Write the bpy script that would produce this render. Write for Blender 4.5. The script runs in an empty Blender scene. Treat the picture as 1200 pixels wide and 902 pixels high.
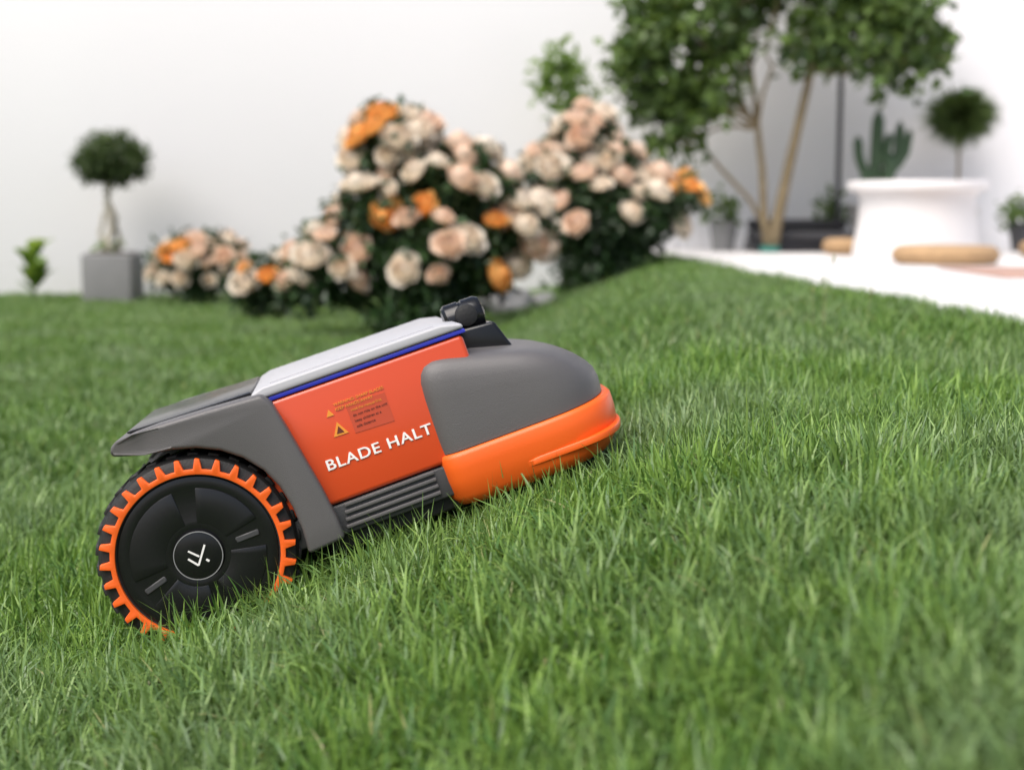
import bpy, bmesh, math, random
import numpy as np
from mathutils import Vector, Matrix, noise
random.seed(7); rng=np.random.default_rng(11)
scene=bpy.context.scene
R=math.radians

# ------------------------------------------------------------------ helpers
def link(o,parent=None):
    scene.collection.objects.link(o)
    if parent is not None: o.parent=parent
    return o
def empty(name,loc=(0,0,0),rot=(0,0,0)):
    e=bpy.data.objects.new(name,None); e.empty_display_size=.1
    e.location=loc; e.rotation_euler=rot
    return link(e)
def mesh_np(name,v,f,mat=None,attr=None,smooth=False):
    me=bpy.data.meshes.new(name)
    me.from_pydata([tuple(a) for a in v],[],[tuple(a) for a in f])
    if attr is not None:
        a=me.color_attributes.new('vc','FLOAT_COLOR','POINT')
        arr=np.ones((len(v),4),dtype=np.float32); arr[:,:attr.shape[1]]=attr
        a.data.foreach_set('color',arr.ravel())
    if mat:
        for m in (mat if isinstance(mat,list) else [mat]): me.materials.append(m)
    if smooth:
        me.polygons.foreach_set('use_smooth',[True]*len(me.polygons))
    me.update(); return me
def obj(name,me,parent=None,loc=(0,0,0),rot=(0,0,0)):
    o=bpy.data.objects.new(name,me); o.location=loc; o.rotation_euler=rot
    return link(o,parent)
def finish(bm,name,mat,parent,bevel=0,seg=3,ang=30,sharp=40):
    bmesh.ops.recalc_face_normals(bm,faces=bm.faces)
    if bevel>0:
        bm.normal_update()
        ed=[e for e in bm.edges if len(e.link_faces)==2 and e.calc_face_angle(0)>R(ang)]
        bmesh.ops.bevel(bm,geom=ed,offset=bevel,segments=seg,profile=.5,affect='EDGES',clamp_overlap=True)
    me=bpy.data.meshes.new(name); bm.to_mesh(me); bm.free()
    me.materials.append(mat)
    me.polygons.foreach_set('use_smooth',[True]*len(me.polygons))
    me.set_sharp_from_angle(angle=R(sharp))
    return obj(name,me,parent)
def box(name,mn,mx,mat,parent,bevel=.002,seg=2,warp=None):
    bm=bmesh.new()
    bmesh.ops.create_cube(bm,size=1)
    for v in bm.verts:
        v.co=Vector([(mn[i]+mx[i])/2+v.co[i]*(mx[i]-mn[i]) for i in range(3)])
        if warp: v.co=Vector(warp(*v.co))
    return finish(bm,name,mat,parent,bevel,seg)
def lathe(name,prof,mat,parent,axis='Z',N=48,center=(0,0,0),sharp=35):
    bm=bmesh.new(); rings=[]
    for r,h in prof:
        ring=[]
        for i in range(N):
            a=2*math.pi*i/N; c,s=r*math.cos(a),r*math.sin(a)
            p=(c,s,h) if axis=='Z' else ((c,h,s) if axis=='Y' else (h,c,s))
            ring.append(bm.verts.new([p[k]+center[k] for k in range(3)]))
        rings.append(ring)
    for a,b in zip(rings,rings[1:]):
        for i in range(N): bm.faces.new((a[i],a[(i+1)%N],b[(i+1)%N],b[i]))
    bm.faces.new(rings[0]); bm.faces.new(rings[-1])
    return finish(bm,name,mat,parent,0,sharp=sharp)
def tube_data(pts,rad,N=8):
    V=[];F=[]
    pts=[Vector(p) for p in pts]
    for i,p in enumerate(pts):
        d=(pts[min(i+1,len(pts)-1)]-pts[max(i-1,0)]).normalized()
        u=d.orthogonal().normalized() if i==0 else (u-d*u.dot(d)).normalized()
        w=d.cross(u)
        for k in range(N):
            a=2*math.pi*k/N
            V.append(p+(u*math.cos(a)+w*math.sin(a))*rad[i])
    for i in range(len(pts)-1):
        for k in range(N):
            F.append((i*N+k,i*N+(k+1)%N,(i+1)*N+(k+1)%N,(i+1)*N+k))
    F.append(tuple(range(N-1,-1,-1))); F.append(tuple((len(pts)-1)*N+k for k in range(N)))
    return V,F
def tubes(name,lst,mat,parent,N=8):
    V=[];F=[]
    for pts,rad in lst:
        v,f=tube_data(pts,rad,N); b=len(V); V+=v; F+=[tuple(i+b for i in q) for q in f]
    return obj(name,mesh_np(name,V,F,mat,smooth=True),parent)
def wiggle(p0,p1,n,amp,r0,r1,sag=0):
    p0=Vector(p0);p1=Vector(p1);L=(p1-p0).length;pts=[];rad=[]
    o=Vector((0,0,0))
    for i in range(n+1):
        t=i/n
        if 0<i<n: o=o*.6+Vector([random.gauss(0,amp*L) for _ in range(3)])
        if i==n: o=Vector((0,0,0))
        pts.append(p0.lerp(p1,t)+o+Vector((0,0,sag*math.sin(math.pi*t)))); rad.append(r0+(r1-r0)*t)
    return pts,rad

# ------------------------------------------------------------------ materials
def newmat(name):
    m=bpy.data.materials.new(name); m.use_nodes=True
    nt=m.node_tree; b=nt.nodes['Principled BSDF']; return m,nt,b
def N_(nt,t,**k):
    n=nt.nodes.new(t)
    for a,v in k.items(): setattr(n,a,v)
    return n
def plain(name,col,rough=.5,metal=0,bump=0,bscale=200,var=.12,vscale=6,coat=0,spec=.5):
    m,nt,b=newmat(name)
    tc=N_(nt,'ShaderNodeTexCoord')
    no=N_(nt,'ShaderNodeTexNoise'); no.inputs['Scale'].default_value=vscale; no.inputs['Detail'].default_value=6
    nt.links.new(tc.outputs['Object'],no.inputs['Vector'])
    mx=N_(nt,'ShaderNodeMix',data_type='RGBA')
    mx.inputs[6].default_value=(*[c*(1-var) for c in col],1)
    mx.inputs[7].default_value=(*[min(1,c*(1+var)) for c in col],1)
    nt.links.new(no.outputs['Fac'],mx.inputs[0]); nt.links.new(mx.outputs[2],b.inputs['Base Color'])
    b.inputs['Roughness'].default_value=rough; b.inputs['Metallic'].default_value=metal
    b.inputs['Coat Weight'].default_value=coat; b.inputs['Specular IOR Level'].default_value=spec
    if bump>0:
        n2=N_(nt,'ShaderNodeTexNoise'); n2.inputs['Scale'].default_value=bscale; n2.inputs['Detail'].default_value=4
        nt.links.new(tc.outputs['Object'],n2.inputs['Vector'])
        bp=N_(nt,'ShaderNodeBump'); bp.inputs['Strength'].default_value=bump; bp.inputs['Distance'].default_value=.002
        nt.links.new(n2.outputs['Fac'],bp.inputs['Height']); nt.links.new(bp.outputs[0],b.inputs['Normal'])
    return m
def leafmat(name,dark,light,rough=.45,trans=.25,tcol=None):
    m,nt,b=newmat(name)
    at=N_(nt,'ShaderNodeAttribute',attribute_name='vc'); sp=N_(nt,'ShaderNodeSeparateColor')
    nt.links.new(at.outputs['Color'],sp.inputs[0])
    mx=N_(nt,'ShaderNodeMix',data_type='RGBA')
    mx.inputs[6].default_value=(*dark,1); mx.inputs[7].default_value=(*light,1)
    nt.links.new(sp.outputs[0],mx.inputs[0]); nt.links.new(mx.outputs[2],b.inputs['Base Color'])
    b.inputs['Roughness'].default_value=rough
    tr=N_(nt,'ShaderNodeBsdfTranslucent')
    hs=N_(nt,'ShaderNodeMix',data_type='RGBA',blend_type='MULTIPLY'); hs.inputs[0].default_value=1
    nt.links.new(mx.outputs[2],hs.inputs[6]); hs.inputs[7].default_value=(*(tcol or (1.3,1.25,.6)),1)
    nt.links.new(hs.outputs[2],tr.inputs['Color'])
    ms=N_(nt,'ShaderNodeMixShader'); ms.inputs[0].default_value=trans
    nt.links.new(b.outputs[0],ms.inputs[1]); nt.links.new(tr.outputs[0],ms.inputs[2])
    nt.links.new(ms.outputs[0],nt.nodes['Material Output'].inputs['Surface'])
    return m
M={}
M['gray']=plain('gray_plastic',(.110,.104,.104),.42,bump=.3,bscale=900,var=.06)
M['graydk']=plain('dark_gray_plastic',(.05,.05,.052),.5,bump=.2,bscale=700,var=.08)
M['black']=plain('black_plastic',(.008,.008,.009),.22,var=.1)
M['black2']=plain('satin_black_plastic',(.009,.009,.010),.26,var=.1)
M['rubber']=plain('black_rubber',(.012,.012,.012),.6,bump=.3,bscale=400,var=.2)
M['orange']=plain('orange_paint',(.62,.068,.016),.3,var=.05,coat=.3)
M['orange2']=plain('bright_orange_plastic',(.86,.125,.012),.4,bump=.15,bscale=900,var=.04)
M['panel']=plain('silver_panel',(.42,.42,.44),.42,var=.03)
M['blue']=plain('blue_strip',(.04,.05,.5),.25,var=.1)
M['ink']=plain('white_ink',(.85,.83,.8),.5,var=.02)
M['label']=plain('label_red',(.50,.07,.03),.35,var=.05)
M['dink']=plain('dark_ink',(.12,.02,.01),.5,var=.05)
M['yellow']=plain('warning_yellow',(.75,.28,.03),.5,var=.05)
M['hubmark']=plain('hub_mark',(.25,.25,.25),.4,var=.05)
M['glass']=plain('lens_glass',(.005,.005,.008),.05,var=.1)
M['concrete']=plain('planter_concrete',(.22,.22,.22),.85,bump=.6,bscale=60,var=.2)
M['white']=plain('white_plastic',(.74,.72,.72),.4,var=.02)
M['jute']=plain('jute',(.40,.26,.14),.95,bump=1,bscale=120,var=.25,vscale=20)
M['rug']=plain('terracotta_rug',(.42,.27,.22),.95,bump=1,bscale=120,var=.2,vscale=20)
M['fabric']=plain('dark_fabric',(.05,.05,.055),.9,bump=.6,bscale=200)
M['pole']=plain('dark_metal',(.03,.03,.035),.4,.6)
M['bark']=plain('bark',(.20,.155,.09),.85,bump=1,bscale=50,var=.4,vscale=15)
M['palebark']=plain('pale_bark',(.52,.48,.40),.85,bump=1,bscale=50,var=.3,vscale=15)
M['stem']=plain('green_stem',(.06,.09,.03),.6,var=.3)
M['straw']=plain('seed_stalk',(.22,.24,.10),.7,var=.3)
M['rock']=plain('rock',(.24,.24,.24),.9,bump=1,bscale=20,var=.3)
M['soil']=plain('soil',(.05,.035,.022),1,bump=1,bscale=60,var=.4)
M['cactus']=plain('cactus_skin',(.06,.11,.055),.6,bump=.5,bscale=80,var=.3)
M['teal']=plain('teal_pot',(.02,.18,.15),.5)
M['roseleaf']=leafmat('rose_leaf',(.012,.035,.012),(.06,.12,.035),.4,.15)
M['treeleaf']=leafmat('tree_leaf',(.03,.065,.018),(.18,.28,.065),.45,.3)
M['topleaf']=leafmat('topiary_leaf',(.03,.06,.016),(.10,.15,.04),.6,.2)
M['saplingleaf']=leafmat('sapling_leaf',(.12,.22,.05),(.25,.36,.1),.5,.4)
def petalmat(name,inner,outer):
    return leafmat(name,inner,outer,.6,.3,(1.05,.97,.9))
petals=[petalmat('petal_peach',(.90,.62,.44),(.93,.80,.68)),
        petalmat('petal_cream',(.92,.77,.60),(.94,.89,.80)),
        petalmat('petal_orange',(.90,.32,.04),(.95,.58,.20))]

# wall
m,nt,b=newmat('white_plaster')
tc=N_(nt,'ShaderNodeTexCoord'); n1=N_(nt,'ShaderNodeTexNoise'); n1.inputs['Scale'].default_value=.6; n1.inputs['Detail'].default_value=8
nt.links.new(tc.outputs['Object'],n1.inputs['Vector'])
cr=N_(nt,'ShaderNodeMix',data_type='RGBA'); cr.inputs[6].default_value=(.80,.79,.81,1); cr.inputs[7].default_value=(.86,.855,.87,1)
nt.links.new(n1.outputs['Fac'],cr.inputs[0]); nt.links.new(cr.outputs[2],b.inputs['Base Color']); b.inputs['Roughness'].default_value=.9
n2=N_(nt,'ShaderNodeTexNoise'); n2.inputs['Scale'].default_value=40; nt.links.new(tc.outputs['Object'],n2.inputs['Vector'])
bp=N_(nt,'ShaderNodeBump'); bp.inputs['Strength'].default_value=.3; bp.inputs['Distance'].default_value=.01
nt.links.new(n2.outputs['Fac'],bp.inputs['Height']); nt.links.new(bp.outputs[0],b.inputs['Normal'])
M['wall']=m
m,nt,b=newmat('white_paving')
tc=N_(nt,'ShaderNodeTexCoord'); br=N_(nt,'ShaderNodeTexBrick'); br.offset=0
br.inputs['Scale'].default_value=1; br.inputs['Brick Width'].default_value=.9; br.inputs['Row Height'].default_value=.9
br.inputs['Mortar Size'].default_value=.006
br.inputs['Color1'].default_value=(.76,.74,.74,1); br.inputs['Color2'].default_value=(.70,.68,.68,1); br.inputs['Mortar'].default_value=(.35,.33,.31,1)
nt.links.new(tc.outputs['Object'],br.inputs['Vector'])
nt.links.new(br.outputs['Color'],b.inputs['Base Color']); b.inputs['Roughness'].default_value=.7
M['paving']=m
m,nt,b=newmat('lawn_soil')
tc=N_(nt,'ShaderNodeTexCoord'); n1=N_(nt,'ShaderNodeTexNoise'); n1.inputs['Scale'].default_value=30; n1.inputs['Detail'].default_value=8
nt.links.new(tc.outputs['Object'],n1.inputs['Vector'])
mx=N_(nt,'ShaderNodeMix',data_type='RGBA'); mx.inputs[6].default_value=(.02,.035,.010,1); mx.inputs[7].default_value=(.06,.10,.025,1)
nt.links.new(n1.outputs['Fac'],mx.inputs[0]); nt.links.new(mx.outputs[2],b.inputs['Base Color']); b.inputs['Roughness'].default_value=1
M['ground']=m
# grass
m,nt,b=newmat('grass_blade')
at=N_(nt,'ShaderNodeAttribute',attribute_name='vc'); sp=N_(nt,'ShaderNodeSeparateColor'); nt.links.new(at.outputs['Color'],sp.inputs[0])
ge=N_(nt,'ShaderNodeNewGeometry'); pn=N_(nt,'ShaderNodeTexNoise'); pn.inputs['Scale'].default_value=2.6; pn.inputs['Detail'].default_value=6
nt.links.new(ge.outputs['Position'],pn.inputs['Vector'])
a1=N_(nt,'ShaderNodeMix',data_type='RGBA'); a1.inputs[6].default_value=(.062,.155,.030,1); a1.inputs[7].default_value=(.25,.40,.080,1)
nt.links.new(sp.outputs[0],a1.inputs[0])
a2=N_(nt,'ShaderNodeMix',data_type='RGBA'); a2.inputs[7].default_value=(.26,.34,.20,1)
mp=N_(nt,'ShaderNodeMapRange'); mp.inputs[1].default_value=.42; mp.inputs[2].default_value=.64; mp.inputs[4].default_value=.5
nt.links.new(pn.outputs['Fac'],mp.inputs[0]); nt.links.new(mp.outputs[0],a2.inputs[0]); nt.links.new(a1.outputs[2],a2.inputs[6])
a3=N_(nt,'ShaderNodeMix',data_type='RGBA'); a3.inputs[6].default_value=(.065,.115,.03,1)  # darker blade roots: shade low in the turf painted into the colour
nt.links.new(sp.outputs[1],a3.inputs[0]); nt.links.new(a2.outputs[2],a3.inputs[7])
a4=N_(nt,'ShaderNodeMix',data_type='RGBA'); a4.inputs[7].default_value=(.42,.38,.19,1)
nt.links.new(sp.outputs[2],a4.inputs[0]); nt.links.new(a3.outputs[2],a4.inputs[6])
nt.links.new(a4.outputs[2],b.inputs['Base Color']); b.inputs['Roughness'].default_value=.38
tr=N_(nt,'ShaderNodeBsdfTranslucent'); hs=N_(nt,'ShaderNodeMix',data_type='RGBA',blend_type='MULTIPLY'); hs.inputs[0].default_value=1
hs.inputs[7].default_value=(1.25,1.3,.6,1); nt.links.new(a4.outputs[2],hs.inputs[6]); nt.links.new(hs.outputs[2],tr.inputs['Color'])
ms=N_(nt,'ShaderNodeMixShader'); ms.inputs[0].default_value=.22
nt.links.new(b.outputs[0],ms.inputs[1]); nt.links.new(tr.outputs[0],ms.inputs[2]); nt.links.new(ms.outputs[0],nt.nodes['Material Output'].inputs['Surface'])
M['grass']=m

# ------------------------------------------------------------------ terrain
def spl(x,w): return w*np.logaddexp(0,x/w)
def H(x,y):
    x=np.asarray(x,float); y=np.asarray(y,float)
    s=x-.26*spl(1.35-y,.1)-.11*spl(y-2.4,.2)
    raw=.040+.350*(s+.36)
    z=spl(raw,.018); z=.25-spl(.25-z,.014)
    z=z-.03*np.clip((y-3)/5,0,1)*np.clip((.2-x)/.8,0,1)
    z=z+.006*np.sin(3.1*x+1.3*y)+.004*np.sin(5.3*y-2.2*x+1)
    return z
def edge_x(y): return 1.2-(np.asarray(y)-3.32)*.0662
WALL_Y=9.0
xs=np.unique(np.concatenate([np.linspace(-80,-8,10),np.linspace(-8,8,161),np.linspace(8,80,10)]))
ys=np.unique(np.concatenate([np.linspace(-80,-3,10),np.linspace(-3,11,141),np.linspace(11,80,10)]))
X,Y=np.meshgrid(xs,ys); Z=H(X,np.clip(Y,-3,11))
V=np.stack([X,Y,Z],-1).reshape(-1,3); nx=len(xs)
F=[(j*nx+i,j*nx+i+1,(j+1)*nx+i+1,(j+1)*nx+i) for j in range(len(ys)-1) for i in range(nx-1)]
obj('lawn_ground',mesh_np('lawn_ground',V,F,M['ground'],smooth=True))

# grass tufts
tuftcol=bpy.data.collections.new('grass_tufts')
def tuft(idx,n,rad,width,hmin,hmax,seg=4,leanmax=.85,bendmax=1.6):
    V=[];F=[];A=[]
    for _ in range(n):
        a=random.uniform(0,6.283); r=rad*math.sqrt(random.random())
        bx,by=r*math.cos(a),r*math.sin(a)
        h=random.uniform(hmin,hmax)*(1 if random.random()>.35 else .6); w=width*random.uniform(.5,1.35)
        da=a+random.gauss(0,1.6); lean=random.uniform(.0,leanmax); bend=random.uniform(-.2,bendmax)
        fa=da+math.pi/2+random.gauss(0,.6)
        dirx,diry=math.cos(da),math.sin(da); wx,wy=math.cos(fa),math.sin(fa)
        cr=min(1,max(0,random.gauss(.5,.36))); dry=random.uniform(.5,1) if random.random()<.02 else 0.
        px=pz=0; b0=len(V); ang=lean
        for s in range(seg+1):
            t=s/seg; ww=w*(1-t**2.2)*.5+.0001
            V+= [(bx+dirx*px-wx*ww,by+diry*px-wy*ww,pz),(bx+dirx*px+wx*ww,by+diry*px+wy*ww,pz)]
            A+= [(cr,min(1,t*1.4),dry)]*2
            px+=math.sin(ang)*h/seg; pz+=math.cos(ang)*h/seg; ang+=bend/seg*1.3
        for s in range(seg): k=b0+2*s; F.append((k,k+1,k+3,k+2))
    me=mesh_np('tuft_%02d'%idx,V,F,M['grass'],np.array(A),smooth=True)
    o=bpy.data.objects.new('tuft_%02d'%idx,me); tuftcol.objects.link(o)
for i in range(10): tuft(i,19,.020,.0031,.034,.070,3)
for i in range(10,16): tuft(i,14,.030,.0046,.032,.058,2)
def scatter(y0,y1,dens,scl,lo,hi,kx=.47,cx=.4):
    A=(y1-y0); W=2*(kx*y1+cx); n=int(A*W*dens)
    y=rng.uniform(y0,y1,n); x=rng.uniform(-W/2,W/2,n)
    k=(np.abs(x)<kx*y+cx)&(x<edge_x(y)+.005)&(y<WALL_Y-.02)
    c=int(k.sum())
    return x[k],y[k],np.full(c,scl),rng.integers(lo,hi,c)
parts=[scatter(.40,2.6,3900,1.0,0,10,.43,.3),scatter(2.6,5,2200,1.0,10,16,.43,.3),scatter(5,WALL_Y,1100,1.2,10,16,.42,.3)]
gx,gy,gs,gv=[np.concatenate([p[i] for p in parts]) for i in range(4)]
gz=H(gx,gy)-.002
cl=np.array([noise.noise(Vector((a*9,b_*9,0)))+.7*noise.noise(Vector((a*24,b_*24,3))) for a,b_ in zip(gx,gy)])
gs=gs*(.94+.36*cl*np.clip(1.4-gy*.15,.4,1)+rng.uniform(-.16,.20,len(gs))); gs=np.clip(gs,.5,1.6)
far=np.clip((gy-4)/4,0,1); hz=gs*(1-.2*far)
hz=np.where(rng.random(len(hz))<.004,hz*1.45,hz)
mloc=Vector((-.388,1.806,.153)); yaw=R(9)
lx=(gx-mloc.x)*math.cos(yaw)+(gy-mloc.y)*math.sin(yaw); ly=-(gx-mloc.x)*math.sin(yaw)+(gy-mloc.y)*math.cos(yaw)
under=(lx>-.05)&(lx<.50)&(np.abs(ly)<.15); hz=np.where(under,np.minimum(hz*.55,.6),hz)
me=bpy.data.meshes.new('lawn_grass'); me.from_pydata(np.stack([gx,gy,gz],-1).tolist(),[],[])
n=len(gx); print('tufts',n)
a=me.attributes.new('rot','FLOAT_VECTOR','POINT')
rot=np.stack([rng.normal(0,.16,n),rng.normal(-.02,.16,n),rng.uniform(0,6.283,n)],-1).astype(np.float32); a.data.foreach_set('vector',rot.ravel())
a=me.attributes.new('scl','FLOAT_VECTOR','POINT'); a.data.foreach_set('vector',np.stack([np.clip(gs,.8,1.3),np.clip(gs,.8,1.3),hz],-1).astype(np.float32).ravel())
a=me.attributes.new('vi','INT','POINT'); a.data.foreach_set('value',gv.astype(np.int32))
grass=obj('lawn_grass',me)
ng=bpy.data.node_groups.new('grass_scatter','GeometryNodeTree')
ng.interface.new_socket('Geometry',in_out='INPUT',socket_type='NodeSocketGeometry'); ng.interface.new_socket('Geometry',in_out='OUTPUT',socket_type='NodeSocketGeometry')
gi=ng.nodes.new('NodeGroupInput'); go=ng.nodes.new('NodeGroupOutput'); ip=ng.nodes.new('GeometryNodeInstanceOnPoints')
ci=ng.nodes.new('GeometryNodeCollectionInfo'); ci.inputs['Collection'].default_value=tuftcol; ci.inputs['Separate Children'].default_value=True; ci.inputs['Reset Children'].default_value=True
ip.inputs['Pick Instance'].default_value=True
def na(nm,t):
    q=ng.nodes.new('GeometryNodeInputNamedAttribute'); q.data_type=t; q.inputs['Name'].default_value=nm; return q.outputs['Attribute']
e2r=ng.nodes.new('FunctionNodeEulerToRotation'); rl=ng.nodes.new('GeometryNodeRealizeInstances')
L=ng.links.new
L(gi.outputs[0],ip.inputs['Points']); L(ci.outputs[0],ip.inputs['Instance']); L(na('rot','FLOAT_VECTOR'),e2r.inputs[0]); L(e2r.outputs[0],ip.inputs['Rotation'])
L(na('scl','FLOAT_VECTOR'),ip.inputs['Scale']); L(na('vi','INT'),ip.inputs['Instance Index']); L(ip.outputs[0],rl.inputs[0]); L(rl.outputs[0],go.inputs[0])
md=grass.modifiers.new('scatter','NODES'); md.node_group=ng
def stalks():
    b=(.70,3.2,float(H(.70,3.2))); e=empty('tall_grass_stalk',b); st=[]
    for dx,dy,h in ((0,0,.17),(.02,.05,.12),(-.03,-.02,.10),(.12,.1,.09)):
        p=(dx,dy,float(H(b[0]+dx,b[1]+dy))-b[2]); q=(dx+random.uniform(-.02,.02),dy,p[2]+h)
        st.append(wiggle(p,q,5,.015,.0014,.0008)); st.append((([Vector(q),Vector(q)+Vector((.002,0,.012)),Vector(q)+Vector((.003,0,.024))]),[.001,.003,.0008]))
    tubes('stalks',st,M['straw'],e,5)
stalks()

# ------------------------------------------------------------------ wall and patio
box('garden_wall',(-14,WALL_Y,-.3),(14,WALL_Y+.25,3.2),M['wall'],None,.01)
PT=.275
bm=bmesh.new()
poly=[(float(edge_x(-1)),-1),(float(edge_x(WALL_Y-.005)),WALL_Y-.005),(9,WALL_Y-.005),(9,-1)]
lo=[bm.verts.new((x,y,-.1)) for x,y in poly]; hi=[bm.verts.new((x,y,PT)) for x,y in poly]
bm.faces.new(lo); bm.faces.new(hi)
for i in range(4): bm.faces.new((lo[i],lo[(i+1)%4],hi[(i+1)%4],hi[i]))
finish(bm,'patio_paving',M['paving'],None,.008,2)

# ------------------------------------------------------------------ foliage
def leaves(name,lobes,n,size,mat,parent,clump=22,spread=.05,up=.4,aspect=.55,shell=.55,hang=0):
    wts=np.array([l[3]*l[5]+.3*l[4]*l[3] for l in lobes]); wts/=wts.sum()
    V=np.zeros((n*4,3)); A=np.zeros((n*4,3)); k=0
    for i in range(n):
        if i%clump==0:
            l=lobes[rng.choice(len(lobes),p=wts)]
            d=rng.normal(size=3); d/=np.linalg.norm(d)
            rr=1-shell*rng.random()**1.6
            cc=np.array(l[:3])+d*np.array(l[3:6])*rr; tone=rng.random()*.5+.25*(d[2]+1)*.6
        p=cc+rng.normal(size=3)*spread
        ax=rng.normal(size=3); ax[2]-=hang; ax/=np.linalg.norm(ax)
        nn=rng.normal(size=3)+np.array([0,0,up*3]); sd=np.cross(ax,nn); sd/=np.linalg.norm(sd)+1e-9; nn=np.cross(sd,ax)
        s=size*rng.uniform(.6,1.25)
        V[k]=p; V[k+1]=p+ax*s*.5+sd*s*aspect*.5+nn*s*.1; V[k+2]=p+ax*s-nn*s*.1; V[k+3]=p+ax*s*.45-sd*s*aspect*.5+nn*s*.1
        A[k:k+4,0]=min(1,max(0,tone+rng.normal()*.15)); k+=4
    F=[]
    for i in range(n): b0=4*i; F+=[(b0,b0+1,b0+2),(b0,b0+2,b0+3)]
    return obj(name,mesh_np(name,V,F,mat,A),parent)
def rose_mesh(name,mat,seed,open_=1.):
    rs=random.Random(seed); V=[];F=[];A=[]
    layers=[(.26,4,.98,-.8),(.42,5,.96,-.55),(.58,6,.90,-.38),(.74,7,.80,-.22),(.88,7,.64,-.05),(1.0,8,.44,.10),(1.06,7,.22,.18)]
    for li,(Rk,n,h,curl) in enumerate(layers):
        for p in range(n):
            ph=2*math.pi*(p+rs.random()*.7)/n+li; wd=math.pi/n*1.35; jr=rs.uniform(.88,1.12); jh=rs.uniform(-.08,.08)
            b0=len(V); S=5;T=5; wv=rs.uniform(0,6)
            for t_ in range(T):
                t=t_/(T-1)
                for s_ in range(S):
                    s=-1+2*s_/(S-1)
                    r=Rk*jr*(math.sin(t*math.pi/2)**.6)*(1+curl*open_*t**3)*(1-.05*s*s)*(1+.06*math.sin(wv+4*s)*t)
                    a=ph+wd*s*(.5+.5*math.sin(min(1,t*1.3)*math.pi/2))
                    z=-.5+(h+jh+.5)*t-.16*s*s*t
                    V.append((r*math.cos(a),r*math.sin(a),z)); A.append((min(1,.25+li*.12+.15*t+rs.uniform(-.05,.05)),0,0))
            for t_ in range(T-1):
                for s_ in range(S-1):
                    k=b0+t_*S+s_; F.append((k,k+1,k+S+1,k+S))
    return mesh_np(name,V,F,mat,np.array(A),smooth=True)
roses=[[rose_mesh('rose_bloom_%d_%d'%(c,i),petals[c],c*10+i,.7+.3*i) for i in range(3)] for c in range(3)]
def rose_bush(base,lobes,nleaf,nbloom,bsize,orange=.06,spots=(),spacing=.085,cream=.55,lsz=.055,zcut=-9,updir=-.2):
    e=empty('rose_bush',base); B=np.array(base)
    lob=[(l[0]-base[0],l[1]-base[1],l[2]-base[2],l[3],l[4],l[5]) for l in lobes]
    inner=[(l[0],l[1],l[2],l[3]*.93,l[4]*.93,l[5]*.93) for l in lob]
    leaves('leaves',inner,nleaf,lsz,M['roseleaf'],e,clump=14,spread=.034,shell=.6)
    st=[]
    for l in lob:
        for _ in range(4):
            q=[l[i]+random.uniform(-.6,.6)*l[3+i] for i in range(3)]
            st.append(wiggle((random.uniform(-.06,.06),random.uniform(-.05,.05),-.02),q,6,.03,.011,.004))
    P=[]; tries=0; w=np.array([l[3]*l[5]*(l[6] if len(l)>6 else 1) for l in lobes]); w/=w.sum()
    while len(P)<nbloom and tries<nbloom*80:
        tries+=1
        l=lob[rng.choice(len(lob),p=w)]; d=rng.normal(size=3); d/=np.linalg.norm(d)
        if d[2]<updir+.25*rng.normal(): continue
        p=np.array(l[:3])+d*np.array(l[3:6])*rng.uniform(.95,1.10)
        if p[2]+B[2]<zcut+.06*rng.normal(): continue
        ins=any((((p-np.array(q[:3]))/np.array(q[3:6]))**2).sum()<.72 for q in lob if q is not l)
        if ins or any(np.linalg.norm(p-q)<spacing for q in P): continue
        P.append(p); s=bsize*rng.uniform(.65,1.2)
        near=min([np.linalg.norm(p+B-np.array(c)) for c in spots] or [9])
        r=rng.random(); c=2 if (r<orange or (near<.15 and r<.7)) else (1 if r>1-cream else 0)
        o=bpy.data.objects.new('bloom',roses[c][rng.integers(3)]); o.location=p; o.scale=(s*rng.uniform(.9,1.1),s,s*rng.uniform(.8,1.05))
        dd=Vector(d)+Vector((rng.normal()*.3,rng.normal()*.3,.7)); o.rotation_mode='QUATERNION'; o.rotation_quaternion=dd.to_track_quat('Z','Y')
        link(o,e)
        st.append(wiggle(p*.75,p,3,.02,.004,.004))
    tubes('stems',st,M['stem'],e,6)
    return e
B1=[(-.34,6.1,.33,.36,.34,.30,.45),(-.51,6.15,.79,.19,.2,.17,1.5),(-.27,6.1,.60,.28,.26,.20,1.3),(.02,6.15,.45,.15,.2,.16,1.2),(-.76,6.0,.30,.15,.18,.17,1.2),(-.88,6.0,.22,.08,.10,.10,1),(-.62,6.0,.52,.12,.15,.12,1),(-.38,5.90,.05,.20,.18,.15,.01)]
rose_bush((-.40,6.1,float(H(-.4,6.1))),B1,11000,108,.055,.02,[(-.42,5.9,.63),(-.66,6.1,.80),(-.05,5.9,.36),(-.60,6.0,.92)],spacing=.078,zcut=.22)
B2=[(.42,7.3,.50,.28,.3,.32,.5),(.36,7.3,.90,.13,.15,.14,1.6),(.66,7.25,.52,.19,.2,.20,1.3),(.86,7.2,.60,.08,.1,.09,1.6),(.17,7.3,.72,.11,.15,.12,1),(.48,7.3,.22,.26,.22,.17,.2),(.50,7.25,.75,.14,.15,.12,1.5)]
rose_bush((.45,7.3,float(H(.45,7.3))),B2,9500,74,.062,.02,[(.90,7.1,.62),(.62,7.0,.45)],zcut=.44,updir=.05)
rose_bush((-1.80,8.2,-.03),[(-1.82,8.2,.19,.23,.2,.17),(-1.68,8.2,.22,.15,.15,.15)],2600,42,.052,.05,[(-1.98,8.0,.3)],spacing=.08)
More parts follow.
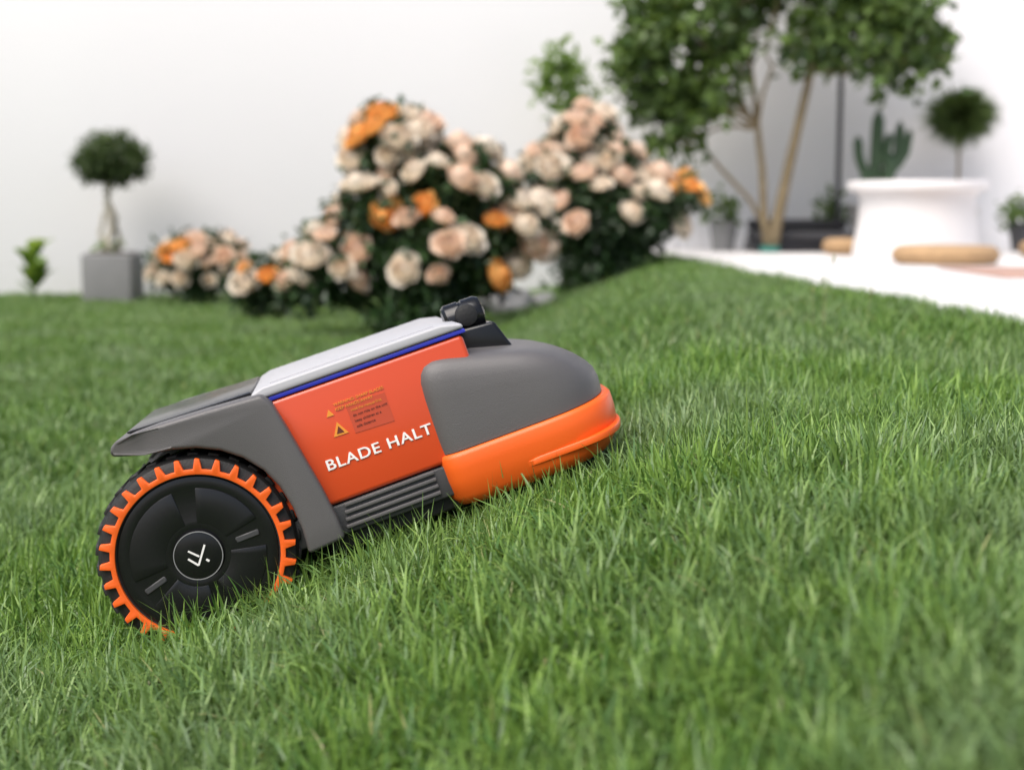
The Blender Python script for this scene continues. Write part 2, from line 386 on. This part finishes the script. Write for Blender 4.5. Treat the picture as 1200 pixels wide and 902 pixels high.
rose_bush((-1.20,7.0,-.02),[(-1.22,7.0,.16,.13,.15,.13),(-1.04,7.05,.20,.13,.15,.12)],1800,14,.058,.05,[(-1.27,6.85,.2)])

def tree():
    bs=(1.52,8.3,.25); e=empty('garden_tree',bs)
    D=lambda x,y,z:(x-bs[0],y-bs[1],z-bs[2])
    C=[(.72,8.2,1.36,.15,.25,.16),(.95,8.3,1.14,.22,.28,.17),(.88,8.2,1.62,.24,.3,.18),(1.22,8.3,1.45,.17,.3,.14),(1.33,8.3,1.72,.22,.35,.13),(1.77,8.2,1.46,.26,.3,.13),
       (2.14,8.2,1.60,.22,.3,.16),(2.12,8.1,1.34,.16,.2,.11),(1.5,8.3,1.98,.45,.4,.2),(2.0,8.3,1.93,.36,.35,.22),(.92,8.2,.93,.12,.2,.08),(1.14,8.2,1.20,.12,.2,.09),(2.32,8.2,1.42,.14,.2,.12),(1.9,8.2,1.70,.2,.3,.12)]
    lob=[(*D(c[0],c[1],c[2]),c[3]*1.06,c[4]*1.06,c[5]*1.1) for c in C]
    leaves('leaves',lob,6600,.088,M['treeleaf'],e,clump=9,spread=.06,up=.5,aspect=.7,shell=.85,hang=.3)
    st=[]
    main=[D(1.50,8.3,.22),D(1.53,8.3,.42),D(1.58,8.28,.70),D(1.64,8.27,1.0),D(1.70,8.25,1.3),D(1.78,8.25,1.6)]
    st.append((main,[.045,.036,.03,.026,.022,.014]))
    st.append(([D(1.50,8.3,.25),D(1.46,8.3,.48),D(1.44,8.28,.75),D(1.41,8.3,1.0),D(1.37,8.3,1.3),D(1.33,8.3,1.6)],[.035,.024,.02,.018,.014,.009]))
    st.append(([D(1.48,8.32,.4),D(1.38,8.32,.58),D(1.22,8.3,.74),D(1.08,8.3,.90),D(1.0,8.3,1.1)],[.016,.013,.011,.009,.006]))
    for l in lob:
        s=D(1.70,8.25,1.3) if l[0]>.1 else D(1.41,8.3,1.0)
        st.append(wiggle(s,l[:3],7,.05,.012,.004))
        for _ in range(4):
            st.append(wiggle(l[:3],[l[i]+random.uniform(-.9,.9)*l[3+i] for i in range(3)],4,.06,.005,.002))
    tubes('trunk_and_limbs',st,M['bark'],e,8)
tree()
def sapling():
    e=empty('sapling',(.32,8.5,-.02))
    leaves('leaves',[(-.02,0,1.36,.12,.12,.12),(-.10,0,1.26,.1,.1,.08),(.06,0,1.15,.1,.1,.15)],420,.09,M['saplingleaf'],e,clump=6,spread=.04,aspect=.45,shell=.9)
    tubes('trunk',[wiggle((0,0,0),(-.02,0,1.35),8,.01,.014,.005)],M['bark'],e)
sapling()
def topiary():
    e=empty('topiary_tree',(-2.38,8.50,-.035))
    w=.148
    box('planter',(-w,-w,0),(w,w,.30),M['concrete'],e,.012,3)
    box('planter_soil',(-w+.025,-w+.025,.301),(w-.025,w-.025,.306),M['soil'],e,0)
    st=[wiggle((-.03,0,.3),(.0,0,.80),7,.02,.024,.014),wiggle((.03,0,.3),(-.04,0,.66),6,.05,.018,.008),wiggle((-.07,0,.3),(-.02,0,.64),6,.05,.018,.008),wiggle((.0,-.04,.3),(-.03,0,.55),6,.05,.02,.008)]
    for _ in range(14): st.append(wiggle((0,0,.76),(random.uniform(-.18,.18),random.uniform(-.18,.18),random.uniform(.78,.98)),4,.04,.007,.003))
    tubes('trunk',st,M['palebark'],e)
    leaves('crown',[(0.02,0,.88,.20,.2,.12),(-.03,0,.82,.17,.17,.11),(.06,0,.82,.16,.15,.10)],5400,.035,M['topleaf'],e,clump=12,spread=.024,shell=.6)
    leaves('underplanting',[(-.03,0,.33,.09,.08,.03)],90,.045,M['saplingleaf'],e,clump=5,spread=.02)
topiary()
def broad(name,loc,h,n,mat):
    e=empty(name,loc); V=[];F=[];A=[]
    for i in range(n):
        a=random.uniform(0,6.28); z0=h*random.uniform(.1,.65); L_=h*random.uniform(.3,.5); d=Vector((math.cos(a),math.sin(a),0)); sd=Vector((-d.y,d.x,0)); b0=len(V)
        for k in range(6):
            t=k/5; c=d*L_*t*.75+Vector((0,0,z0+L_*(.75*t-.25*t*t))); w=L_*.28*math.sin(math.pi*min(1,t*.93+.05))
            V+=[c-sd*w+Vector((0,0,w*.3)),c+sd*w+Vector((0,0,w*.3))]; A+=[(random.random(),0,0)]*2
        for k in range(5): q=b0+2*k; F.append((q,q+1,q+3,q+2))
    obj('leaves',mesh_np('leaves',V,F,mat,np.array(A),smooth=True),e)
    tubes('stem',[wiggle((0,0,-.02),(0,0,h*.8),5,.01,.007,.004)],M['stem'],e)
broad('young_plant',(-2.85,8.5,-.03),.44,24,M['saplingleaf'])

def standard_shrub():
    e=empty('standard_shrub',(2.70,8.7,PT))
    lathe('pot',[(.10,0),(.13,.22),(.14,.23),(.14,.26),(.12,.26),(.12,.23)],M['white'],e,N=32)
    tubes('trunk',[wiggle((0,0,.22),(0,0,.82),7,.008,.012,.008)],M['bark'],e)
    V=[];F=[];A=[]
    for i in range(2000):
        d=rng.normal(size=3); d[2]+=.25; d/=np.linalg.norm(d)
        L_=rng.uniform(.10,.23); s=np.cross(d,rng.normal(size=3)); s/=np.linalg.norm(s); c=np.array([0,0,.80])+d*rng.uniform(.0,.05)
        b0=len(V); dr=d*L_*np.array([1.1,1.1,.85])
        V+=[c-s*.003,c+s*.003,c+dr*.6+s*.005,c+dr*.6-s*.005,c+dr-np.array([0,0,.012])]; A+=[(rng.random(),0,0)]*5
        F+=[(b0,b0+1,b0+2,b0+3),(b0+3,b0+2,b0+4)]
    obj('crown',mesh_np('crown',V,F,M['topleaf'],np.array(A)),e)
standard_shrub()
def cactus():
    e=empty('cactus',(2.16,8.55,PT)); 
    lathe('pot',[(.11,0),(.15,.24),(.16,.25),(.16,.28),(.14,.28),(.14,.25)],M['concrete'],e,N=32)
    def col(pts,r):
        V=[];F=[];n=28;P=[Vector(p) for p in pts]
        Q=[]
        for a_,b_ in zip(P,P[1:]):
            for k in range(5): Q.append(a_.lerp(b_,k/5))
        Q.append(P[-1]); m_=len(Q)
        for i,q in enumerate(Q):
            d=(Q[min(i+1,m_-1)]-Q[max(0,i-1)]).normalized(); u=d.cross(Vector((0,1,0.01))).normalized(); w=d.cross(u)
            t=i/(m_-1); rr=r*(1 if t<.85 else math.sqrt(max(.02,1-((t-.85)/.15)**2)))
            for k in range(n):
                a=2*math.pi*k/n; r2=rr*(1+.14*math.cos(a*7)); V.append(q+(u*math.cos(a)+w*math.sin(a))*r2)
        for i in range(m_-1):
            for k in range(n): F.append((i*n+k,i*n+(k+1)%n,(i+1)*n+(k+1)%n,(i+1)*n+k))
        F.append(tuple((m_-1)*n+k for k in range(n)))
        return V,F
    VV=[];FF=[]
    for pts,r in [([(0,0,.24),(0,0,.5),(.01,0,.84)],.034),([(0,0,.42),(.09,0,.46),(.13,-.01,.55),(.14,0,.77)],.028),([(0,0,.45),(-.07,0,.48),(-.10,0,.56),(-.11,0,.68)],.026),([(.0,0,.5),(.05,-.03,.56),(.075,-.03,.70)],.024),([(.13,0,.5),(.18,.0,.58),(.20,.0,.72)],.02),([(.02,-.02,.25),(.06,-.04,.4),(.08,-.05,.58)],.033),([(-.02,.0,.25),(-.06,-.02,.35),(-.06,-.03,.5)],.03)]:
        v,f=col(pts,r); b0=len(VV); VV+=v; FF+=[tuple(i+b0 for i in q) for q in f]
    obj('columns',mesh_np('columns',VV,FF,M['cactus'],smooth=True),e)
cactus()
e=empty('side_table',(2.09,7.4,PT))
lathe('pedestal',[(.315,0),(.322,.01),(.318,.05),(.295,.20),(.288,.30),(.30,.338),(.33,.3445)],M['white'],e,N=64)
lathe('table_top',[(.33,.345),(.352,.352),(.356,.365),(.356,.385),(.350,.394),(.335,.397)],M['white'],e,N=64)
def pouf(loc,r,h):
    e=empty('floor_cushion',loc); pr=[]
    for i in range(13):
        a=-math.pi/2+math.pi*i/12; pr.append((r-h*.5+h*.5*math.cos(a),h*.5+h*.5*math.sin(a)))
    lathe('cushion',pr,M['jute'],e,N=48)
    lathe('seam',[(r-.002,h*.47),(r+.004,h*.485),(r+.004,h*.515),(r-.002,h*.53)],M['jute'],e,N=48)
pouf((2.04,6.72,PT),.245,.085); pouf((1.90,8.0,PT),.16,.09); pouf((2.95,7.6,PT),.24,.085)
box('outdoor_rug',(1.85,5.35,PT+.001),(4.2,6.2,PT+.010),M['rug'],None,.003)
e=empty('lounge_seat',(1.72,8.55,PT))
box('base',(-.30,-.2,.0),(.32,.2,.06),M['pole'],e,.01); box('cushion',(-.29,-.19,.061),(.31,.19,.12),M['fabric'],e,.025,4); box('bolster',(-.29,.10,.121),(.31,.19,.19),M['fabric'],e,.03,4)
def pot(name,loc,r,h,mat,lf=None):
    e=empty(name,loc); lathe('pot',[(r*.72,0),(r*.95,h*.85),(r,h*.86),(r,h),(r*.85,h),(r*.85,h*.85)],mat,e,N=32)
    if lf: leaves('leaves',[(0,0,h+.06,r*1.3,r*1.3,.1)],lf,.06,M['treeleaf'],e,clump=6,spread=.03)
pot('potted_plant',(1.27,8.6,.25),.085,.20,M['concrete'],120)
pot('potted_plant',(1.95,8.78,PT),.08,.16,M['concrete'],160)
pot('potted_plant',(3.05,8.5,PT),.10,.16,M['fabric'],200)
lathe('tree_guard',[(.055,0),(.06,.06),(.05,.065)],M['teal'],None,N=24,center=(1.50,8.3,.25))
e=empty('garden_lamp_post',(1.93,8.5,PT))
lathe('pole',[(.016,0),(.015,1.25)],M['pole'],e,N=16); lathe('base',[(.06,0),(.06,.012),(.02,.02)],M['pole'],e,N=24); lathe('lamp_head',[(.02,1.251),(.055,1.27),(.055,1.36),(.07,1.365),(.02,1.40)],M['pole'],e,N=24)
e=empty('garden_stake',(-.05,6.9,.0)); lathe('stake',[(.016,0),(.015,.82),(.01,.84)],M['pole'],e,N=12)
def rock(loc,s):
    bm=bmesh.new(); bmesh.ops.create_icosphere(bm,subdivisions=3,radius=1)
    for v in bm.verts:
        k=1+.35*noise.noise(v.co*1.3+Vector(loc)); v.co=Vector((v.co.x*s[0]*k,v.co.y*s[1]*k,v.co.z*s[2]*k))
    o=finish(bm,'garden_rock',M['rock'],None,sharp=60); o.location=loc
rock((-.02,7.0,.06),(.15,.11,.08)); rock((.16,7.05,.07),(.07,.08,.05))

# ------------------------------------------------------------------ robot mower
mower=empty('robot_lawn_mower',mloc)
mower.rotation_euler=(Matrix.Rotation(yaw,3,'Z')@Matrix.Rotation(R(-18.9),3,'Y')@Matrix.Rotation(R(-3.2),3,'X')).to_euler()
def fx(x): return x*(.93+.22*x) if x>0 else x*.93
def extr(name,prof,hw,mat,bevel,seg=3,wfun=None,y0=None,y1=None,ang=30):
    bm=bmesh.new(); y0=-hw if y0 is None else y0; y1=hw if y1 is None else y1
    A=[];B=[]
    for x,z in prof:
        k=wfun(x,z) if wfun else 1
        A.append(bm.verts.new((fx(x),y0*k,z))); B.append(bm.verts.new((fx(x),y1*k,z)))
    n=len(prof); bm.faces.new(A); bm.faces.new(B)
    for i in range(n): bm.faces.new((A[i],A[(i+1)%n],B[(i+1)%n],B[i]))
    return finish(bm,name,mat,mower,bevel,seg,ang)
def loft(name,levels,mat,nf=3.2,nr=8,N=120,slope=0):
    bm=bmesh.new(); rings=[]
    for z,x0,x1,w in levels:
        cx=(x0+x1)/2; a_=(x1-x0)/2; ring=[]
        for i in range(N):
            t=2*math.pi*i/N; c,s=math.cos(t),math.sin(t); n=nf if c>0 else nr
            x=cx+a_*math.copysign(abs(c)**(2/n),c); k=min(1,max(0,z/.085)); k=k*k*(3-2*k)
            ring.append(bm.verts.new((fx(x),w*math.copysign(abs(s)**(2/n),s),z+slope*k*(.40-x))))
        rings.append(ring)
    for p,q in zip(rings,rings[1:]):
        for i in range(N): bm.faces.new((p[i],p[(i+1)%N],q[(i+1)%N],q[i]))
    bm.faces.new(rings[0]); bm.faces.new(rings[-1])
    return finish(bm,name,mat,mower,0,sharp=50)
wf=lambda x,z:(.170-.06*z)/.170
extr('body_shell',[(.10,-.018),(.10,.118),(.13,.124),(.366,.122),(.366,-.018)],.170,M['orange'],.006,3,wf)
extr('skirt',[(.10,-.056),(.10,-.0195),(.33,-.0195),(.33,-.058)],.169,M['graydk'],.003)
for i in range(4):
    z=-.050+i*.0085
    box('vent_slat_%d'%(i+1),(.168+i*.002,-.1735,z),(.284,-.160,z+.0045),M['gray'],mower,.001,2,warp=lambda x,y,z:(fx(x),y,z))
    box('vent_slat_%d'%(i+5),(.168+i*.002,.160,z),(.284,.1735,z+.0045),M['gray'],mower,.001,2,warp=lambda x,y,z:(fx(x),y,z))
extr('underbody',[(.06,-.078),(.02,-.03),(.02,.10),(.12,.10),(.3,-.04),(.48,-.04),(.47,-.066)],.112,M['rubber'],.006)
extr('cutting_deck',[(.14,-.078),(.14,-.0565),(.48,-.0565),(.47,-.074)],.155,M['rubber'],.004)
hood=[(-.0075,.293,.504,.1815),(.010,.293,.505,.1815),(.030,.294,.503,.1805),(.046,.295,.499,.1795),(.060,.297,.493,.1785),(.068,.300,.488,.1765),(.075,.305,.481,.1735),(.0805,.312,.473,.1685),(.0845,.321,.463,.161),(.0868,.331,.451,.150),(.0882,.342,.438,.13),(.0888,.354,.42,.09),(.089,.364,.40,.04)]
loft('front_hood',hood,M['gray'],3.2,9,slope=.30)
bump=[(-.077,.312,.484,.166),(-.073,.298,.495,.177),(-.062,.291,.504,.184),(-.040,.290,.511,.1865),(-.030,.290,.512,.187),(-.014,.290,.512,.187),(-.0095,.291,.509,.185),(-.0085,.292,.505,.182)]
loft('bumper',bump,M['orange2'],3.2,9)
loft('bumper_lip',[(-.0565,.37,.503,.181),(-.054,.37,.5095,.1868),(-.048,.37,.5110,.1878),(-.046,.375,.510,.1865)],M['orange2'],3.2,9)
fp=[(-.072,.124),(-.070,.134),(-.059,.140),(-.035,.1425),(.0,.143),(.06,.1405),(.128,.136),(.136,.124),(.143,.09),(.150,.05),(.157,.01),(.162,-.03),(.163,-.057),(.116,-.060),(.1185,-.03),(.117,0.0),(.111,.028),(.100,.052),(.082,.074),(.060,.091),(.034,.103),(.006,.1105),(-.03,.1155)]
extr('rear_fender',fp,.19,M['gray'],.008,4,lambda x,z:1-.16*max(0,(-x-.01)/.06)**2 if x<-.01 else 1)
extr('rear_deck_inlay',[(-.045,.1425),(-.045,.1455),(.115,.1405),(.115,.137)],.145,M['black'],.0015,2)
extr('light_strip',[(.124,.1235),(.122,.129),(.370,.128),(.371,.1225)],.163,M['blue'],.0015,2)
extr('top_panel',[(.115,.1295),(.115,.1385),(.131,.1425),(.346,.1405),(.369,.1345),(.370,.1285)],.1655,M['panel'],.0035,3)
extr('top_panel_inlay',[(.14,.142),(.14,.1436),(.340,.1415),(.340,.140)],.14,M['panel'],.001,2)
extr('camera_mount',[(.364,.085),(.370,.122),(.412,.118),(.425,.075)],.028,M['black'],.004,y0=-.080,y1=-.015)
lathe('camera_housing',[(.008,.368),(.018,.369),(.0215,.373),(.0215,.391),(.0200,.3925),(.0200,.395),(.0215,.3965),(.0215,.413),(.0185,.419),(.010,.421)],M['black'],mower,axis='X',N=40,center=(-.006,-.048,.134))
lathe('camera_side_cap',[(.008,-.076),(.0135,-.074),(.0145,-.068),(.0145,-.048)],M['rubber'],mower,axis='Y',N=32,center=(fx(.385),0,.136))
lathe('camera_lens',[(.013,.413),(.009,.4155),(.003,.4165)],M['glass'],mower,axis='X',N=32,center=(0,-.048,.134))
def text(name,s,x,z,size,mat,sx=1,space=1,dy=0,dz=0):
    cu=bpy.data.curves.new(name,'FONT'); cu.body=s; cu.size=size; cu.extrude=.0003; cu.space_character=space
    cu.materials.append(mat); o=bpy.data.objects.new(name,cu); o.location=(fx(x),-(.170-.06*z)-.0008-dy,z+dz); o.rotation_euler=(R(86.6),0,0); o.scale=(sx,1,1)
    return link(o,mower)
# lettering; two further passes a fraction of a millimetre apart give the bold stroke
text('stop_text','BLADE HALT',.169,.0225,.0180,M['ink'],1.20,1.10)
text('stop_text_bold','BLADE HALT',.1697,.0225,.0180,M['ink'],1.20,1.10,.0001)
text('stop_text_bold_2','BLADE HALT',.1693,.0225,.0180,M['ink'],1.20,1.10,.0002,.0005)
yl=lambda z:-(.170-.06*z)
def sideplate(name,pts,mat,t=.0006):
    bm=bmesh.new(); A=[bm.verts.new((fx(x),yl(z)-t,z)) for x,z in pts]; B=[bm.verts.new((fx(x),yl(z)+.001,z)) for x,z in pts]
    bm.faces.new(A); bm.faces.new(B); n=len(pts)
    for i in range(n): bm.faces.new((A[i],A[(i+1)%n],B[(i+1)%n],B[i]))
    return finish(bm,name,mat,mower)
sideplate('warning_label',[(.215,.054),(.262,.052),(.262,.088),(.215,.09)],M['label'])
sideplate('warning_triangle',[(.190,.058),(.208,.0575),(.199,.074)],M['yellow'],.0008)
sideplate('warning_triangle_inner',[(.1945,.0605),(.2035,.060),(.199,.069)],M['dink'],.0012)
sideplate('warning_triangle_small',[(.190,.083),(.199,.0828),(.1945,.091)],M['yellow'],.0008)
text('warning_text_1','WARNING: SHARP BLADES',.202,.0925,.0052,M['yellow'])
text('warning_text_2','KEEP HANDS AWAY',.202,.0865,.0052,M['yellow'])
for i in range(4): text('warning_text_%d'%(i+3),['read the manual first','do not ride on the unit','keep children at a','safe distance'][i],.219,.080-.0068*i,.0046,M['yellow'] if i==0 else M['dink'])
def wheel(sgn,idx):
    w=empty('wheel_%d'%idx,(-.0085,0,-.015)); w.parent=mower
    def lt(nm,prof,mat,N=72,sharp=35):
        return lathe(nm,[(r,sgn*y) for r,y in prof],mat,w,axis='Y',N=N,sharp=sharp)
    lt('tire',[(.089,.181),(.093,.186),(.105,.186),(.112,.182),(.1155,.174),(.1165,.150),(.1155,.128),(.110,.122),(.09,.120)],M['rubber'])
    lt('hub_disc',[(.0935,.180),(.0915,.1865),(.084,.1885),(.080,.1875),(.060,.1880),(.040,.1885),(.034,.1895),(.0298,.188)],M['black'])
    lt('hub_cap',[(.0295,.186),(.029,.1925),(.026,.1935),(.01,.194)],M['black'],48)
    def gear(bm,inner,outer,y0,y1,closed=True):
        n=len(outer); mk=lambda L_,y:[bm.verts.new((r*math.cos(a),sgn*y,r*math.sin(a))) for r,a in L_]
        o0=mk(outer,y0);o1=mk(outer,y1);i0=mk(inner,y0);i1=mk(inner,y1)
        for k in range(n if closed else n-1):
            m_=(k+1)%n
            bm.faces.new((o1[k],o1[m_],i1[m_],i1[k])); bm.faces.new((o0[k],o0[m_],i0[m_],i0[k]))
            bm.faces.new((o0[k],o0[m_],o1[m_],o1[k])); bm.faces.new((i0[k],i0[m_],i1[m_],i1[k]))
        if not closed:
            for k in (0,n-1): bm.faces.new((o0[k],o1[k],i1[k],i0[k]))
    an=[2*math.pi*k/48 for k in range(48)]
    bm=bmesh.new(); gear(bm,[(.0275,a) for a in an],[(.0285,a) for a in an],.192,.1940); finish(bm,'cap_ring',M['hubmark'],w)
    bm=bmesh.new()
    for a0,a1 in ((20,80),(100,190),(217,275),(292,355)):
        aa=[R(a0+(a1-a0)*k/10) for k in range(11)]
        gear(bm,[(.037,a) for a in aa],[(.0785,a) for a in aa],.185,.1893,False)
    finish(bm,'hub_plates',M['black2'],w,.001,2,ang=50)
    NT=30; outer=[];inner=[]
    for k in range(NT):
        for fr,r in [(0,.1005),(.22,.1005),(.36,.1120),(.60,.1130),(.70,.1005)]:
            a=2*math.pi*(k+fr)/NT; outer.append((r,a)); inner.append((.0945,a))
    bm=bmesh.new(); gear(bm,inner,outer,.180,.1915); finish(bm,'orange_tread_ring',M['orange2'],w,.0012,2,ang=50)
    bm=bmesh.new()
    for k in range(NT):
        a=2*math.pi*(k+.5)/NT
        g=bmesh.ops.create_cube(bm,size=1)
        for v in g['verts']:
            v.co=Vector((v.co.x*.006+.1155,sgn*(.150+v.co.y*.048),v.co.z*.013+ v.co.y*.012)); v.co=Matrix.Rotation(-a,3,'Y')@v.co
    finish(bm,'tread_lugs',M['rubber'],w,.001,1)
    bm=bmesh.new()
    def bar(p,q,wd,y0,y1):
        p=Vector((p[0],0,p[1])); q=Vector((q[0],0,q[1])); d=(q-p).normalized(); n=Vector((-d.z,0,d.x))*wd/2
        P=[p-n,q-n,q+n,p+n]; A=[bm.verts.new((v.x,sgn*y0,v.z)) for v in P]; B=[bm.verts.new((v.x,sgn*y1,v.z)) for v in P]
        bm.faces.new(A); bm.faces.new(B)
        for i in range(4): bm.faces.new((A[i],A[(i+1)%4],B[(i+1)%4],B[i]))
    for a in (8,203):
        c,s=math.cos(R(a)),math.sin(R(a)); bar((.046*c,.046*s),(.074*c,.074*s),.007,.185,.1895)
    finish(bm,'hub_spokes',M['graydk'],w,.001,1)
    bm=bmesh.new()
    bar((-.012,-.001),(-.002,-.011),.0022,.193,.1948); bar((-.002,-.011),(.010,.011),.0022,.1932,.195); bar((-.010,.008),(.001,-.001),.002,.193,.1949); bar((.008,-.006),(.011,-.009),.0024,.193,.1948)
    finish(bm,'emblem',M['ink'] if sgn<0 else M['hubmark'],w)
    w.rotation_euler=(0,R(7),0)
wheel(-1,1); wheel(1,2)
for i,yy in enumerate((-.10,.10)):
    lathe('front_caster_%d'%(i+1),[(.02,yy-.018),(.038,yy-.014),(.040,yy),(.038,yy+.014),(.02,yy+.018)],M['rubber'],mower,axis='Y',N=32,center=(fx(.43),0,-.085))

# ------------------------------------------------------------------ light, world, camera
sd=Vector((-.36,-.46,.90)).normalized()
el=math.asin(sd.z); az=math.atan2(sd.x,sd.y)
w=bpy.data.worlds.new('World'); scene.world=w; w.use_nodes=True; nt=w.node_tree
sk=nt.nodes.new('ShaderNodeTexSky'); sk.sky_type='NISHITA'; sk.sun_disc=False; sk.sun_elevation=el; sk.sun_rotation=az; sk.dust_density=4; sk.ozone_density=.5
nt.links.new(sk.outputs[0],nt.nodes['Background'].inputs[0]); nt.nodes['Background'].inputs[1].default_value=.15
su=bpy.data.lights.new('sun','SUN'); su.energy=4.1; su.angle=R(60); su.color=(1,.965,.92)
so=bpy.data.objects.new('sun',su); so.rotation_euler=(-sd).to_track_quat('-Z','Y').to_euler(); so.location=(0,0,6); link(so)
cam=bpy.data.cameras.new('camera'); cam.lens=50; cam.sensor_width=36; cam.clip_end=500; cam.clip_start=.02
co=bpy.data.objects.new('camera',cam); co.location=(0,0,.55); co.rotation_euler=(R(90-7.21),0,0); link(co); scene.camera=co
cam.dof.use_dof=True; cam.dof.focus_distance=1.66; cam.dof.aperture_fstop=3.5; cam.dof.aperture_blades=0
scene.view_settings.view_transform='Standard'; scene.view_settings.look='None'; scene.view_settings.exposure=0
